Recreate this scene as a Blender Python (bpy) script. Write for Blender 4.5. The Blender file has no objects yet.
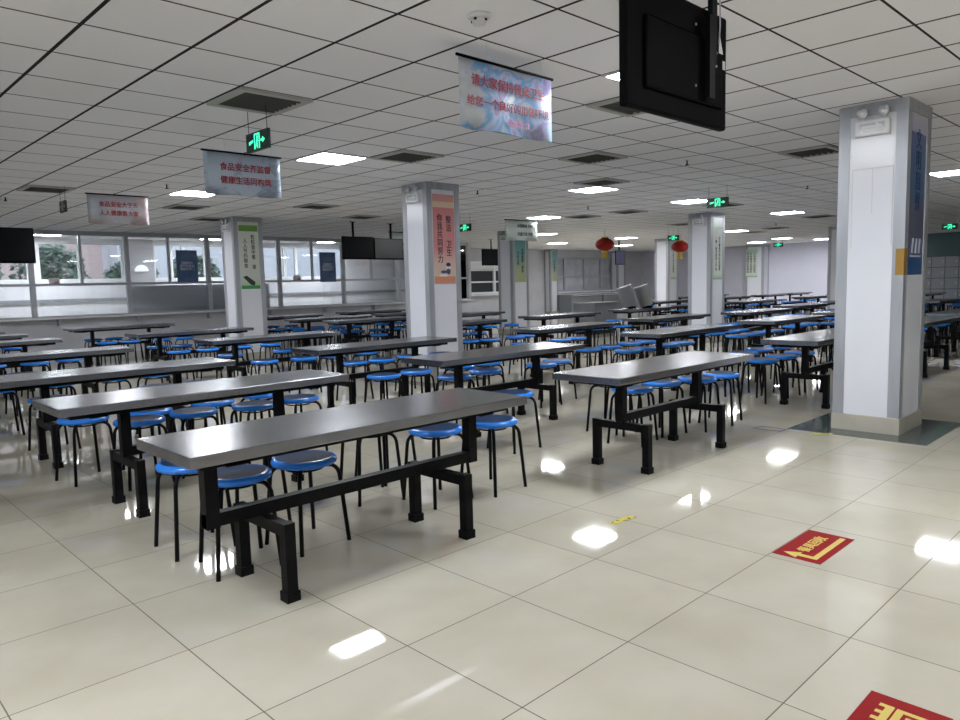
import bpy, bmesh, math, random
from mathutils import Vector, Matrix
random.seed(7)
scene = bpy.context.scene
COL = scene.collection
PI = math.pi
H = 2.82                      # ceiling height
CX0, CY0, CELL = 0.732, 4.3726, 0.6   # ceiling grid
FX0, FY0, TILE = 1.0452, 3.3398, 0.6  # floor tile grid

# ------------------------------------------------------------------ materials
def mat(name, color=(.5, .5, .5), rough=.5, metal=0., emit=None, estr=0., spec=.5, coat=0.):
    m = bpy.data.materials.new(name); m.use_nodes = True
    b = m.node_tree.nodes['Principled BSDF']
    b.inputs['Base Color'].default_value = (*color, 1)
    b.inputs['Roughness'].default_value = rough
    b.inputs['Metallic'].default_value = metal
    b.inputs['Specular IOR Level'].default_value = spec
    b.inputs['Coat Weight'].default_value = coat
    if emit:
        b.inputs['Emission Color'].default_value = (*emit, 1)
        b.inputs['Emission Strength'].default_value = estr
    return m

def nodes(m):
    nt = m.node_tree
    return nt, nt.nodes, nt.links, nt.nodes['Principled BSDF']

def mth(nt, op, a, b=None, c=None):
    n = nt.nodes.new('ShaderNodeMath'); n.operation = op
    for i, v in enumerate((a, b, c)):
        if v is None: continue
        if hasattr(v, 'links') or hasattr(v, 'is_linked'): nt.links.new(v, n.inputs[i])
        else: n.inputs[i].default_value = v
    return n.outputs[0]

def noise_color(m, c1, c2, scale=3., detail=4., lo=.35, hi=.65, stretch=None, bump=0.):
    nt, N, L, b = nodes(m)
    tc = N.new('ShaderNodeTexCoord'); src = tc.outputs['Object']
    if stretch:
        mp = N.new('ShaderNodeMapping'); mp.inputs['Scale'].default_value = stretch
        L.new(src, mp.inputs['Vector']); src = mp.outputs[0]
    nz = N.new('ShaderNodeTexNoise'); nz.inputs['Scale'].default_value = scale; nz.inputs['Detail'].default_value = detail
    L.new(src, nz.inputs['Vector'])
    cr = N.new('ShaderNodeValToRGB')
    cr.color_ramp.elements[0].position = lo; cr.color_ramp.elements[0].color = (*c1, 1)
    cr.color_ramp.elements[1].position = hi; cr.color_ramp.elements[1].color = (*c2, 1)
    L.new(nz.outputs['Fac'], cr.inputs['Fac']); L.new(cr.outputs[0], b.inputs['Base Color'])
    if bump:
        bp = N.new('ShaderNodeBump'); bp.inputs['Strength'].default_value = bump; bp.inputs['Distance'].default_value = .01
        L.new(nz.outputs['Fac'], bp.inputs['Height']); L.new(bp.outputs[0], b.inputs['Normal'])
    return m

def grid_lines(nt, x0, y0, size, wx, wy, axes=('X', 'Y')):
    """1 on the joints of a grid, 0 inside the cells."""
    N, L = nt.nodes, nt.links
    tc = N.new('ShaderNodeTexCoord'); sp = N.new('ShaderNodeSeparateXYZ'); L.new(tc.outputs['Object'], sp.inputs[0])
    res = []; cells = []
    for ax, o, w in ((axes[0], x0, wx), (axes[1], y0, wy)):
        u = mth(nt, 'DIVIDE', mth(nt, 'SUBTRACT', sp.outputs[ax], o), size)
        fl = mth(nt, 'FLOOR', u); fr = mth(nt, 'SUBTRACT', u, fl)
        d = mth(nt, 'MULTIPLY', mth(nt, 'MINIMUM', fr, mth(nt, 'SUBTRACT', 1., fr)), size)
        res.append(mth(nt, 'LESS_THAN', d, w / 2)); cells.append(fl)
    cb = N.new('ShaderNodeCombineXYZ'); L.new(cells[0], cb.inputs[0]); L.new(cells[1], cb.inputs[1])
    wn = N.new('ShaderNodeTexWhiteNoise'); wn.noise_dimensions = '3D'; L.new(cb.outputs[0], wn.inputs['Vector'])
    return mth(nt, 'MAXIMUM', res[0], res[1]), wn.outputs['Value'], tc.outputs['Object']

def mix(nt, fac, a, b):
    n = nt.nodes.new('ShaderNodeMix'); n.data_type = 'RGBA'
    for s, v in ((n.inputs[0], fac), (n.inputs[6], a), (n.inputs[7], b)):
        if isinstance(v, (int, float)): s.default_value = v
        elif isinstance(v, tuple): s.default_value = (*v, 1)
        else: nt.links.new(v, s)
    return n.outputs[2]

M = {}
# polished cream floor tiles
m = M['floor'] = mat('polished cream tile', rough=.09, spec=.4)
nt, N, L, b = nodes(m)
ln, rnd, oc = grid_lines(nt, FX0, FY0, TILE, .0045, .0045)
nz = N.new('ShaderNodeTexNoise'); nz.inputs['Scale'].default_value = 2.2; nz.inputs['Detail'].default_value = 5; L.new(oc, nz.inputs['Vector'])
cr = N.new('ShaderNodeValToRGB'); cr.color_ramp.elements[0].position = .3; cr.color_ramp.elements[1].position = .75
cr.color_ramp.elements[0].color = (.455, .42, .338, 1); cr.color_ramp.elements[1].color = (.53, .502, .425, 1)
L.new(nz.outputs['Fac'], cr.inputs[0])
shade = mth(nt, 'MULTIPLY_ADD', rnd, .08, .95)
mulc = N.new('ShaderNodeMix'); mulc.data_type = 'RGBA'; mulc.blend_type = 'MULTIPLY'; mulc.inputs[0].default_value = 1
L.new(cr.outputs[0], mulc.inputs[6]); L.new(shade, mulc.inputs[7])
L.new(mix(nt, ln, mulc.outputs[2], (.09, .075, .055)), b.inputs['Base Color'])
L.new(mth(nt, 'MULTIPLY_ADD', ln, .5, .045), b.inputs['Roughness'])
# ceiling panels
m = M['ceiling'] = mat('painted ceiling panel', rough=.8, spec=.1)
nt, N, L, b = nodes(m)
ln, rnd, oc = grid_lines(nt, CX0, CY0, CELL, .023, .016)
nz = N.new('ShaderNodeTexNoise'); nz.inputs['Scale'].default_value = .7; nz.inputs['Detail'].default_value = 3; L.new(oc, nz.inputs['Vector'])
sh = mth(nt, 'ADD', mth(nt, 'MULTIPLY', rnd, .05), mth(nt, 'MULTIPLY', nz.outputs['Fac'], .06))
vv = mth(nt, 'ADD', sh, .85)
cc = N.new('ShaderNodeCombineColor'); L.new(vv, cc.inputs[0]); L.new(mth(nt, 'MULTIPLY', vv, .992), cc.inputs[1]); L.new(mth(nt, 'MULTIPLY', vv, 1.01), cc.inputs[2])
L.new(mix(nt, ln, cc.outputs[0], (.028, .028, .03)), b.inputs['Base Color'])
M['grey_wall'] = noise_color(mat('light grey wall', rough=.6), (.50, .50, .53), (.56, .56, .59), 1.5)
M['lav_wall'] = noise_color(mat('pale lavender wall', rough=.55), (.60, .60, .70), (.65, .65, .75), .8)
M['white_wall'] = noise_color(mat('white corridor wall', rough=.6), (.74, .74, .78), (.8, .8, .84), 1.)
M['teal_wall'] = noise_color(mat('dull teal wall', rough=.6), (.13, .21, .22), (.16, .25, .26), 1.)
M['alu'] = noise_color(mat('brushed grey aluminium', rough=.42, metal=.35), (.33, .345, .375), (.40, .415, .445), 8., stretch=(1, 1, .15))
M['frame'] = mat('grey window frame', (.42, .44, .48), .4, .3)
M['white_frame'] = mat('white window frame', (.8, .82, .84), .4)
M['panel'] = noise_color(mat('white glazed pillar panel', rough=.22, spec=.4), (.67, .68, .73), (.73, .74, .79), .9)
M['base_tile'] = noise_color(mat('grey-beige base tile', rough=.25), (.40, .375, .31), (.46, .43, .36), 3.)
M['inlay'] = noise_color(mat('dark green-grey floor tile', rough=.12), (.055, .075, .075), (.08, .10, .098), 6.)
m = M['steel'] = noise_color(mat('brushed stainless steel', rough=.22, metal=.9), (.225, .228, .245), (.25, .253, .27), 2., stretch=(.3, 8, 1))
M['steel_edge'] = mat('stainless steel edge', (.40, .405, .43), .3, .85)
M['bright_steel'] = mat('bright stainless steel', (.8, .8, .82), .32, .75)
M['grey_steel'] = mat('dull steel sheet', (.27, .29, .30), .42, .5)
M['black_metal'] = noise_color(mat('black painted steel', rough=.45, spec=.12), (.003, .003, .0035), (.005, .005, .006), 20.)
M['black_plastic'] = mat('black plastic', (.003, .003, .0035), .6, spec=.04)
M['screen'] = mat('dark television screen', (.003, .004, .005), .3, spec=.12)
M['screen_grey'] = mat('dull grey-green screen', (.035, .04, .035), .3)
M['navy'] = mat('navy lit screen', (.01, .01, .05), .3, emit=(.02, .012, .09), estr=.12)
M['blue'] = noise_color(mat('glossy blue plastic', rough=.23, spec=.6), (.010, .185, .72), (.014, .21, .78), 3.)
M['light'] = mat('lit diffuser', (.9, .9, .9), .5, emit=(.93, .96, 1.), estr=48.)
M['lamp_frame'] = mat('white lamp frame', (.75, .75, .75), .5)
M['vent'] = mat('cream vent frame', (.44, .44, .40), .5)
M['vent_slat'] = mat('dull vent slat', (.06, .06, .055), .6)
M['grey_board'] = mat('grey board', (.46, .46, .49), .6)
M['lamp_white'] = mat('lit opal lamp shade', (.85, .86, .9), .4, emit=(.9, .93, 1.), estr=.5)
M['dark'] = mat('dark void', (.012, .012, .013), .8)
M['exit_face'] = mat('dark green exit face', (.004, .03, .018), .35)
M['exit_green'] = mat('lit green pictogram', (.05, .6, .35), .5, emit=(.06, 1., .5), estr=1.3)
M['unlit_sign'] = mat('unlit grey sign', (.05, .055, .05), .5)
M['white_plastic'] = mat('white plastic', (.72, .72, .73), .35)
M['reflector'] = mat('clear lamp glass', (.62, .62, .64), .1, .5)
M['red_film'] = mat('red floor film', (.25, .006, .008), .5, spec=.12)
M['yellow_film'] = mat('yellow print', (.60, .47, .11), .4)
M['yellow_tape'] = noise_color(mat('yellow and black tape', rough=.5), (.55, .45, .03), (.08, .07, .01), 30., lo=.55, hi=.6)
M['blue_film'] = mat('faded blue outline', (.05, .05, .16), .5)
M['gold'] = mat('mustard tape', (.30, .17, .02), .5)
M['lantern'] = mat('red lantern paper', (.27, .012, .008), .6, spec=.2)
M['lantern_gold'] = mat('yellow tassel', (.66, .45, .04), .5)
M['text_red'] = mat('red print', (.36, .02, .04), .5)
M['text_dark'] = mat('dark print', (.02, .02, .025), .5)
M['text_pink'] = mat('pink print', (.62, .25, .42), .5)
M['text_pale'] = mat('pale print', (.55, .6, .75), .5)
M['text_blue'] = mat('deep blue print', (.008, .05, .16), .5)
M['glass_blue'] = noise_color(mat('blue poster', rough=.3), (.05, .10, .22), (.10, .17, .32), 4.)
M['seat_top'] = noise_color(mat('dark navy seat vinyl', rough=.5, spec=.05), (.006, .02, .06), (.01, .03, .085), 6.)
M['rubber'] = mat('black rubber foot', (.01, .01, .01), .8)
M['residue'] = mat('brown tape residue', (.55, .53, .52), .6)
M['pink_building'] = noise_color(mat('pink-grey rendered facade', rough=.8), (.52, .40, .38), (.58, .45, .43), .3)
M['grey_building'] = noise_color(mat('pale grey facade', rough=.8), (.50, .50, .53), (.56, .56, .6), .3)
M['leaf'] = noise_color(mat('grey-green leaves', rough=.7), (.09, .13, .10), (.19, .25, .20), 5.)
M['bark'] = mat('brown bark', (.08, .06, .045), .9)
M['asphalt'] = noise_color(mat('asphalt', rough=.9), (.12, .12, .12), (.18, .18, .18), 1.)
M['card'] = noise_color(mat('pink and white carton', rough=.6), (.7, .68, .66), (.45, .2, .2), 14., lo=.5, hi=.6)
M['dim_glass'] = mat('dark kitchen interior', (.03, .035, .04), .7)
M['pane_white'] = noise_color(mat('pale frosted pane', rough=.25), (.38, .39, .43), (.56, .57, .62), 1.2)
M['locker'] = mat('blue-grey locker metal', (.42, .45, .50), .4, .0)
M['locker_gap'] = mat('dark locker gap', (.12, .13, .15), .6)

def glass_mat():
    m = bpy.data.materials.new('clear window glass'); m.use_nodes = True
    nt = m.node_tree; nt.nodes.clear(); L = nt.links
    out = nt.nodes.new('ShaderNodeOutputMaterial'); mx = nt.nodes.new('ShaderNodeMixShader')
    tr = nt.nodes.new('ShaderNodeBsdfTransparent'); tr.inputs[0].default_value = (.93, .95, .96, 1)
    gl = nt.nodes.new('ShaderNodeBsdfGlossy'); gl.inputs['Roughness'].default_value = .02
    fr = nt.nodes.new('ShaderNodeFresnel'); fr.inputs['IOR'].default_value = 1.6
    L.new(fr.outputs[0], mx.inputs[0]); L.new(tr.outputs[0], mx.inputs[1]); L.new(gl.outputs[0], mx.inputs[2])
    L.new(mx.outputs[0], out.inputs[0]); return m
M['glass'] = glass_mat()

def banner_mat(name, stops, scale):
    m = mat(name, rough=.22, spec=.5)
    nt, N, L, b = nodes(m)
    tc = N.new('ShaderNodeTexCoord')
    mp = N.new('ShaderNodeMapping'); mp.inputs['Scale'].default_value = (1.2, 1, 1.9); L.new(tc.outputs['Object'], mp.inputs[0])
    nz = N.new('ShaderNodeTexNoise'); nz.inputs['Scale'].default_value = scale; nz.inputs['Detail'].default_value = 5; nz.inputs['Distortion'].default_value = .6
    L.new(mp.outputs[0], nz.inputs['Vector'])
    sp = N.new('ShaderNodeSeparateXYZ'); L.new(tc.outputs['Object'], sp.inputs[0])
    v = mth(nt, 'ADD', nz.outputs['Fac'], mth(nt, 'MULTIPLY', sp.outputs['Z'], -.42))
    v = mth(nt, 'ADD', v, mth(nt, 'MULTIPLY', sp.outputs['X'], .22))
    v = mth(nt, 'SUBTRACT', v, .08)
    cr = N.new('ShaderNodeValToRGB'); el = cr.color_ramp.elements
    el[0].position, el[0].color = stops[0][0], (*stops[0][1], 1)
    el[1].position, el[1].color = stops[-1][0], (*stops[-1][1], 1)
    for p, c in stops[1:-1]:
        e = el.new(p); e.color = (*c, 1)
    L.new(v, cr.inputs[0]); L.new(cr.outputs[0], b.inputs['Base Color'])
    return m
M['banner_a'] = banner_mat('printed cloud and city banner', [(.30, (.50, .54, .58)), (.42, (.56, .60, .68)), (.48, (.20, .42, .74)), (.54, (.55, .62, .84)), (.60, (.38, .32, .62)), (.66, (.50, .46, .72)), (.74, (.25, .50, .52))], 3.2)
M['banner_b'] = banner_mat('printed pale skyline banner', [(.3, (.42, .52, .62)), (.52, (.46, .53, .64)), (.64, (.28, .36, .46)), (.74, (.5, .55, .62)), (.85, (.2, .28, .34))], 4.)
M['banner_c'] = banner_mat('printed pale pink banner', [(.3, (.40, .46, .54)), (.5, (.52, .50, .54)), (.62, (.56, .42, .44)), (.78, (.36, .42, .46))], 4.)
M['banner_d'] = banner_mat('printed pale green banner', [(.3, (.10, .40, .22)), (.42, (.62, .70, .66)), (.8, (.66, .70, .70))], 2.)

def poster_mat(name, stops):
    m = mat(name, rough=.3)
    nt, N, L, b = nodes(m)
    tc = N.new('ShaderNodeTexCoord'); sp = N.new('ShaderNodeSeparateXYZ'); L.new(tc.outputs['Generated'], sp.inputs[0])
    cr = N.new('ShaderNodeValToRGB'); el = cr.color_ramp.elements; cr.color_ramp.interpolation = 'LINEAR'
    el[0].position, el[0].color = stops[0][0], (*stops[0][1], 1)
    el[1].position, el[1].color = stops[-1][0], (*stops[-1][1], 1)
    for p, c in stops[1:-1]:
        e = el.new(p); e.color = (*c, 1)
    L.new(sp.outputs['Z'], cr.inputs[0]); L.new(cr.outputs[0], b.inputs['Base Color'])
    return m
PK = (.62, .24, .24)
M['poster_pink'] = poster_mat('pink health poster', [(0, (.62, .26, .16)), (.075, (.62, .26, .16)), (.08, (.62, .50, .36)), (.22, (.64, .46, .40)), (.4, PK), (.85, (.58, .2, .2)), (.855, (.68, .52, .38)), (.915, (.68, .50, .36)), (.92, (.6, .3, .26)), (1, (.6, .3, .26))])
M['poster_green'] = poster_mat('white and green poster', [(0, (.03, .28, .06)), (.05, (.03, .28, .06)), (.055, (.42, .52, .36)), (.2, (.58, .62, .54)), (.86, (.60, .64, .56)), (.865, (.10, .30, .05)), (.95, (.16, .36, .05)), (.955, (.6, .63, .56)), (1, (.6, .63, .56))])
M['poster_pale'] = poster_mat('pale green-white poster', [(0, (.2, .38, .22)), (.08, (.55, .6, .52)), (.8, (.62, .66, .62)), (.88, (.3, .5, .36)), (1, (.5, .6, .54))])
M['poster_teal'] = poster_mat('teal and yellow poster', [(0, (.42, .44, .22)), (.3, (.40, .46, .30)), (.6, (.22, .42, .40)), (1, (.12, .36, .36))])
M['poster_blue'] = poster_mat('blue dining poster', [(0, (.03, .09, .24)), (.11, (.03, .09, .24)), (.115, (.10, .11, .18)), (.45, (.09, .10, .17)), (.55, (.025, .09, .22)), (.8, (.025, .09, .26)), (.9, (.05, .07, .26)), (.905, (.42, .42, .55)), (1, (.45, .45, .55))])

# ------------------------------------------------------------------ mesh helpers
class MB:
    """collects shapes for ONE mesh object"""
    def __init__(s): s.bm = bmesh.new(); s.mats = []
    def mi(s, m):
        if m not in s.mats: s.mats.append(m)
        return s.mats.index(m)
    def _fin(s, faces, m, smooth):
        i = s.mi(m)
        for f in faces: f.material_index = i; f.smooth = smooth
    def box(s, c, d, m, bevel=0., rot=None):
        r = bmesh.ops.create_cube(s.bm, size=1.)
        vs = r['verts']
        bmesh.ops.scale(s.bm, verts=vs, vec=d)
        if bevel:
            es = list({e for v in vs for e in v.link_edges})
            rb = bmesh.ops.bevel(s.bm, geom=es, offset=bevel, segments=2, affect='EDGES', profile=.6)
            vs = list({v for f in rb['faces'] for v in f.verts} | set(v for v in vs if v.is_valid))
        if rot: bmesh.ops.rotate(s.bm, verts=vs, cent=(0, 0, 0), matrix=rot)
        bmesh.ops.translate(s.bm, verts=vs, vec=c)
        s._fin({f for v in vs for f in v.link_faces}, m, False)
        return s
    def bx(s, x0, x1, y0, y1, z0, z1, m, bevel=0.):
        return s.box(((x0 + x1) / 2, (y0 + y1) / 2, (z0 + z1) / 2), (abs(x1 - x0), abs(y1 - y0), abs(z1 - z0)), m, bevel)
    def lathe(s, prof, m, c=(0, 0, 0), n=24, axis='Z', smooth=True, M4=None):
        rings = []
        for r, z in prof:
            ring = []
            if r < 1e-6: ring = [s.bm.verts.new((0, 0, z))]
            else:
                for k in range(n):
                    a = 2 * PI * k / n; ring.append(s.bm.verts.new((r * math.cos(a), r * math.sin(a), z)))
            rings.append(ring)
        fs = []
        for A, B in zip(rings, rings[1:]):
            if len(A) == 1 and len(B) == 1: continue
            for k in range(n):
                k2 = (k + 1) % n
                if len(A) == 1: fs.append(s.bm.faces.new((A[0], B[k2], B[k])))
                elif len(B) == 1: fs.append(s.bm.faces.new((A[k], A[k2], B[0])))
                else: fs.append(s.bm.faces.new((A[k], A[k2], B[k2], B[k])))
        vs = [v for r in rings for v in r]
        mt = M4 or Matrix.Identity(4)
        if axis == 'X': mt = mt @ Matrix.Rotation(PI / 2, 4, 'Y')
        if axis == 'Y': mt = mt @ Matrix.Rotation(-PI / 2, 4, 'X')
        bmesh.ops.transform(s.bm, matrix=Matrix.Translation(c) @ mt, verts=vs)
        s._fin(fs, m, smooth)
        return s
    def tube(s, pts, r, m, n=8, cap=True, closed=False, smooth=True):
        pts = [Vector(p) for p in pts]; rings = []; N = len(pts)
        up = None
        for i, p in enumerate(pts):
            if closed: t = pts[(i + 1) % N] - pts[i - 1]
            else: t = pts[min(i + 1, N - 1)] - pts[max(i - 1, 0)]
            t.normalize()
            if up is None:
                a = Vector((0, 0, 1)) if abs(t.z) < .9 else Vector((1, 0, 0))
                up = t.cross(a).normalized()
            else:
                up = (up - t * up.dot(t)).normalized()
            w = t.cross(up)
            rings.append([s.bm.verts.new(p + r * (math.cos(2 * PI * k / n) * up + math.sin(2 * PI * k / n) * w)) for k in range(n)])
        fs = []
        pairs = list(zip(rings, rings[1:])) + ([(rings[-1], rings[0])] if closed else [])
        for A, B in pairs:
            for k in range(n): fs.append(s.bm.faces.new((A[k], A[(k + 1) % n], B[(k + 1) % n], B[k])))
        s._fin(fs, m, smooth)
        if cap and not closed:
            s._fin([s.bm.faces.new(rings[0][::-1]), s.bm.faces.new(rings[-1])], m, False)
        return s
    def poly(s, pts, m, thick, nrm):
        """flat polygon given a little thickness along nrm"""
        nrm = Vector(nrm)
        a = [s.bm.verts.new(Vector(p)) for p in pts]; b_ = [s.bm.verts.new(Vector(p) + nrm * thick) for p in pts]
        fs = [s.bm.faces.new(a[::-1]), s.bm.faces.new(b_)]
        n = len(pts)
        for k in range(n): fs.append(s.bm.faces.new((a[k], a[(k + 1) % n], b_[(k + 1) % n], b_[k])))
        s._fin(fs, m, False); return s
    def mesh(s, name):
        bmesh.ops.recalc_face_normals(s.bm, faces=s.bm.faces)
        me = bpy.data.meshes.new(name); s.bm.to_mesh(me); s.bm.free()
        for m in s.mats: me.materials.append(m)
        return me
    def build(s, name, parent=None, loc=None):
        o = bpy.data.objects.new(name, s.mesh(name)); COL.objects.link(o)
        if parent: o.parent = parent
        if loc: o.location = loc
        return o

def tag(o, label=None, cat=None, group=None, kind=None):
    if label: o['label'] = label
    if cat: o['category'] = cat
    if group: o['group'] = group
    if kind: o['kind'] = kind
    return o
def empty(name, loc, rz=0.):
    o = bpy.data.objects.new(name, None); COL.objects.link(o); o.location = loc; o.rotation_euler = (0, 0, rz); o.empty_display_size = .1
    return o
def thing(name, label, cat, loc=(0, 0, 0), rz=0., group=None):
    return tag(empty(name, loc, rz), label, cat, group)
def copy_thing(root, kids, loc, rz, label, group=None):
    r = root.copy(); COL.objects.link(r); r.location = loc; r.rotation_euler = (0, 0, rz); r['label'] = label
    if group: r['group'] = group
    for k in kids:
        c = k.copy(); COL.objects.link(c); c.parent = r
    return r
def kids_of(root): return [o for o in COL.objects if o.parent == root]
def struct(o, label=None): 
    o['kind'] = 'structure'
    if label: o['label'] = label
    return o

ORD = ['first', 'second', 'third', 'fourth', 'fifth', 'sixth', 'seventh', 'eighth', 'ninth', 'tenth', 'eleventh', 'twelfth']

def text_obj(name, body, size, m, parent, loc, rot, align='CENTER', width=1., space=1.):
    cu = bpy.data.curves.new(name, 'FONT'); cu.body = body; cu.size = size; cu.align_x = align; cu.align_y = 'CENTER'
    cu.extrude = .0008; cu.space_character = space; cu.space_line = 1.0; cu.bevel_depth = size * .013; cu.bevel_resolution = 0
    o = bpy.data.objects.new(name + '_tmp', cu); COL.objects.link(o)
    dg = bpy.context.evaluated_depsgraph_get(); dg.update()
    me = bpy.data.meshes.new_from_object(o.evaluated_get(dg))
    bpy.data.objects.remove(o); bpy.data.curves.remove(cu)
    me.materials.clear(); me.materials.append(m)
    t = bpy.data.objects.new(name, me); COL.objects.link(t)
    t.parent = parent; t.location = loc; t.rotation_euler = rot; t.scale = (width, 1, 1)
    return t

# ------------------------------------------------------------------ room shell
XL, XR, YN = -7., 32., -5.
YW, YS, XS = 18.3, 20.9, 17.3          # window wall, serving wall, where it steps back
o = struct(MB().bx(XL, XR + .2, YN, 26., -.1, 0, M['floor']).build('floor'))
o = struct(MB().bx(XL, XR + .2, YN, YW + 2.7, H, H + .1, M['ceiling']).build('ceiling'))
struct(MB().bx(XR, XR + .2, YN, YS + .2, 0, H, M['lav_wall']).build('wall_far'))
struct(MB().bx(XL, XR, YN - .2, YN, 0, H, M['white_wall']).build('wall_back'))
nw = MB()          # unseen near wall; its wide windows are added to let in fill daylight
nw.bx(XL - .2, XL, YN - .2, YW + 2.7, 0, .85, M['white_wall']); nw.bx(XL - .2, XL, YN - .2, YW + 2.7, 2.6, H, M['white_wall'])
FILL_WIN = [(-4.4, -1.0), (-.4, 3.0), (3.6, 7.0), (7.6, 11.0), (11.6, 15.0)]
pv = YN - .2
for a, b_ in FILL_WIN + [(YW + 2.7, 0)]:
    nw.bx(XL - .2, XL, pv, a, .85, 2.6, M['white_wall']); pv = b_
struct(nw.build('wall_near'))
for i, (a, b_) in enumerate(FILL_WIN):
    wn = struct(empty('window_%d' % (i + 40), (XL - .1, a, .85)))  # window out of view, added as a source of fill light
    f = MB(); W = b_ - a
    f.bx(-.04, .04, 0, W, 0, .06, M['white_frame']); f.bx(-.04, .04, 0, W, 1.69, 1.75, M['white_frame'])
    for y in (.03, W / 3, 2 * W / 3, W - .03): f.bx(-.04, .04, y - .03, y + .03, .06, 1.69, M['white_frame'])
    f.build('window_frame', wn)
    MB().bx(-.003, .003, .06, W - .06, .06, 1.69, M['glass']).build('pane', wn)

# low wall under the glazed partition with its ledge
w = struct(MB().bx(XL, XS, YW, YW + .12, 0, .85, M['grey_wall']).build('wall_left'))
lb = MB()
lb.bx(XL, XS, YW - .22, YW + .12, .85, .885, M['white_plastic'])
lb.build('ledge', w)
for k in range(12):
    x = -4 + k * 1.72
    MB().bx(x - .02, x + .02, YW - .2, YW, .7, .85, M['frame']).build('bracket', w)
# return wall and serving wall
struct(MB().bx(XS, XS + .12, YW, YS, 0, H, M['grey_wall']).build('wall_return'))
sv = MB()
def strip(x0, x1, z0, z1, mt=M['grey_wall']): sv.bx(x0, x1, YS, YS + .15, z0, z1, mt)
for x0, x1 in ((XS, 19.7), (21.9, 24.4), (29.5, XR)): strip(x0, x1, 0, H)
strip(19.7, 21.9, 0, 1.0); strip(19.7, 21.9, 2.3, H); strip(24.4, 29.5, 0, .98); strip(24.4, 29.5, 2.5, H)
struct(sv.build('wall_serving'))

# glazed bays of the window wall
posts = [-4.0, -1.95, .1, 2.12, 4.18, 6.19, 8.16, 10.17, 12.25, 14.3, 16.1, XS]
for i, (a, b_) in enumerate(zip(posts, posts[1:])):
    wn = struct(empty('window_%d' % (i + 1), (a, YW + .06, .885)))
    f = MB(); W = b_ - a
    f.bx(-.05, .05, -.05, .05, 0, H - .885, M['frame'])
    f.bx(.05, W - .05, -.04, .04, .70, .76, M['frame'])
    f.bx(.05, W - .05, -.04, .04, H - .885 - .10, H - .885, M['frame'])
    f.bx(.05, W - .05, -.04, .04, 0, .04, M['frame'])
    if W > 1.9: f.bx(W / 2 - .028, W / 2 + .028, -.035, .035, .76, H - .885 - .10, M['frame'])
    f.build('window_frame', wn)
    MB().bx(.05, W - .05, -.004, .004, .04, H - .885 - .1, M['glass']).build('pane', wn)
# corridor behind it
CY = 20.8
cw = MB()
def cwall(x0, x1, z0, z1): cw.bx(x0, x1, CY, CY + .18, z0, z1, M['white_wall'])
cwall(XL, XS, 0, 1.72)
cwall(XL, XS, 2.74, H)
holes = [(-6.2, -1.2), (-.6, 2.1), (2.4, 4.72), (4.88, 6.95), (7.7, 9.95), (10.8, 14.0)]
prev = XL
for a, b_ in holes:
    cwall(prev, a, 1.72, 2.74); prev = b_
cwall(prev, XS, 1.72, 2.74)
struct(cw.build('wall_corridor'))
struct(MB().bx(XL, XS, CY - .06, CY, 1.20, 1.28, M['alu']).build('trim_1'))
struct(MB().bx(7.0, 7.65, CY - .2, CY, 0, H, M['grey_wall']).build('trim_2'))
mull = {3: [5.86], 4: [8.2, 8.56, 9.2], 5: [11.75, 12.15], 2: [3.55], 1: [.7], 0: [-4.5, -2.9]}
for i, (a, b_) in enumerate(holes):
    wn = struct(empty('window_%d' % (i + 20), (a, CY + .06, 1.72)))
    f = MB(); W = b_ - a; HH = 1.02
    f.bx(0, W, -.04, .04, 0, .07, M['white_frame']); f.bx(0, W, -.04, .04, HH - .07, HH, M['white_frame'])
    f.bx(0, .07, -.04, .04, .07, HH - .07, M['white_frame']); f.bx(W - .07, W, -.04, .04, .07, HH - .07, M['white_frame'])
    for x in mull[i]: f.bx(x - a - .05, x - a + .05, -.04, .04, .07, HH - .07, M['white_frame'])
    f.build('window_frame', wn)
    MB().bx(.07, W - .07, -.003, .003, .07, HH - .07, M['glass']).build('pane', wn)
# grey boards behind the glass
struct(MB().bx(6.35, 10.0, YW + .35, YW + .39, .0, 1.56, M['grey_board']).build('trim_3'))

wl = thing('wall_lamp', 'white half-round lamp on the grey corridor pier behind the glass', 'lamp', (7.3, CY - .2, 1.97))
hp = [(.17 * math.cos(PI * k / 14), -.0, .17 * math.sin(PI * k / 14)) for k in range(15)]
MB().poly(hp, M['lamp_white'], .07, (0, -1, 0)).build('lamp_shade', wl)
MB().bx(-.12, .12, -.05, 0, -.03, 0, M['white_plastic']).build('lamp_base', wl)
# serving windows
def serving_window(n, x0, x1, z0, z1, bars, rails, back, fm):
    wn = struct(empty('window_%d' % n, (x0, YS, z0)))
    f = MB(); W = x1 - x0; HH = z1 - z0
    f.bx(0, W, -.03, .06, 0, .08, fm); f.bx(0, W, -.03, .06, HH - .08, HH, fm)
    for x in [.04, W - .04] + bars: f.bx(x - .05, x + .05, -.03, .06, .08, HH - .08, fm)
    for z in rails: f.bx(.05, W - .05, -.02, .05, z - .03, z + .03, fm)
    f.build('window_frame', wn)
    MB().bx(.05, W - .05, .08, .11, .05, HH - .05, back).build('pane', wn)
    MB().bx(-.1, W + .1, -.3, 0, -.06, -.01, M['white_frame']).build('window_sill', wn)
serving_window(30, 19.7, 21.9, 1.0, 2.3, [1.5], [.48, .95], M['dim_glass'], M['white_frame'])
serving_window(31, 24.4, 29.5, .98, 2.5, [1.3, 2.75, 4.0], [.66], M['pane_white'], M['frame'])
# the pale panel above the dark serving window
MB().bx(0, 2.2, -.02, 0, .96, 1.24, M['white_plastic']).build('header_panel', bpy.data.objects['window_30'])

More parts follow.
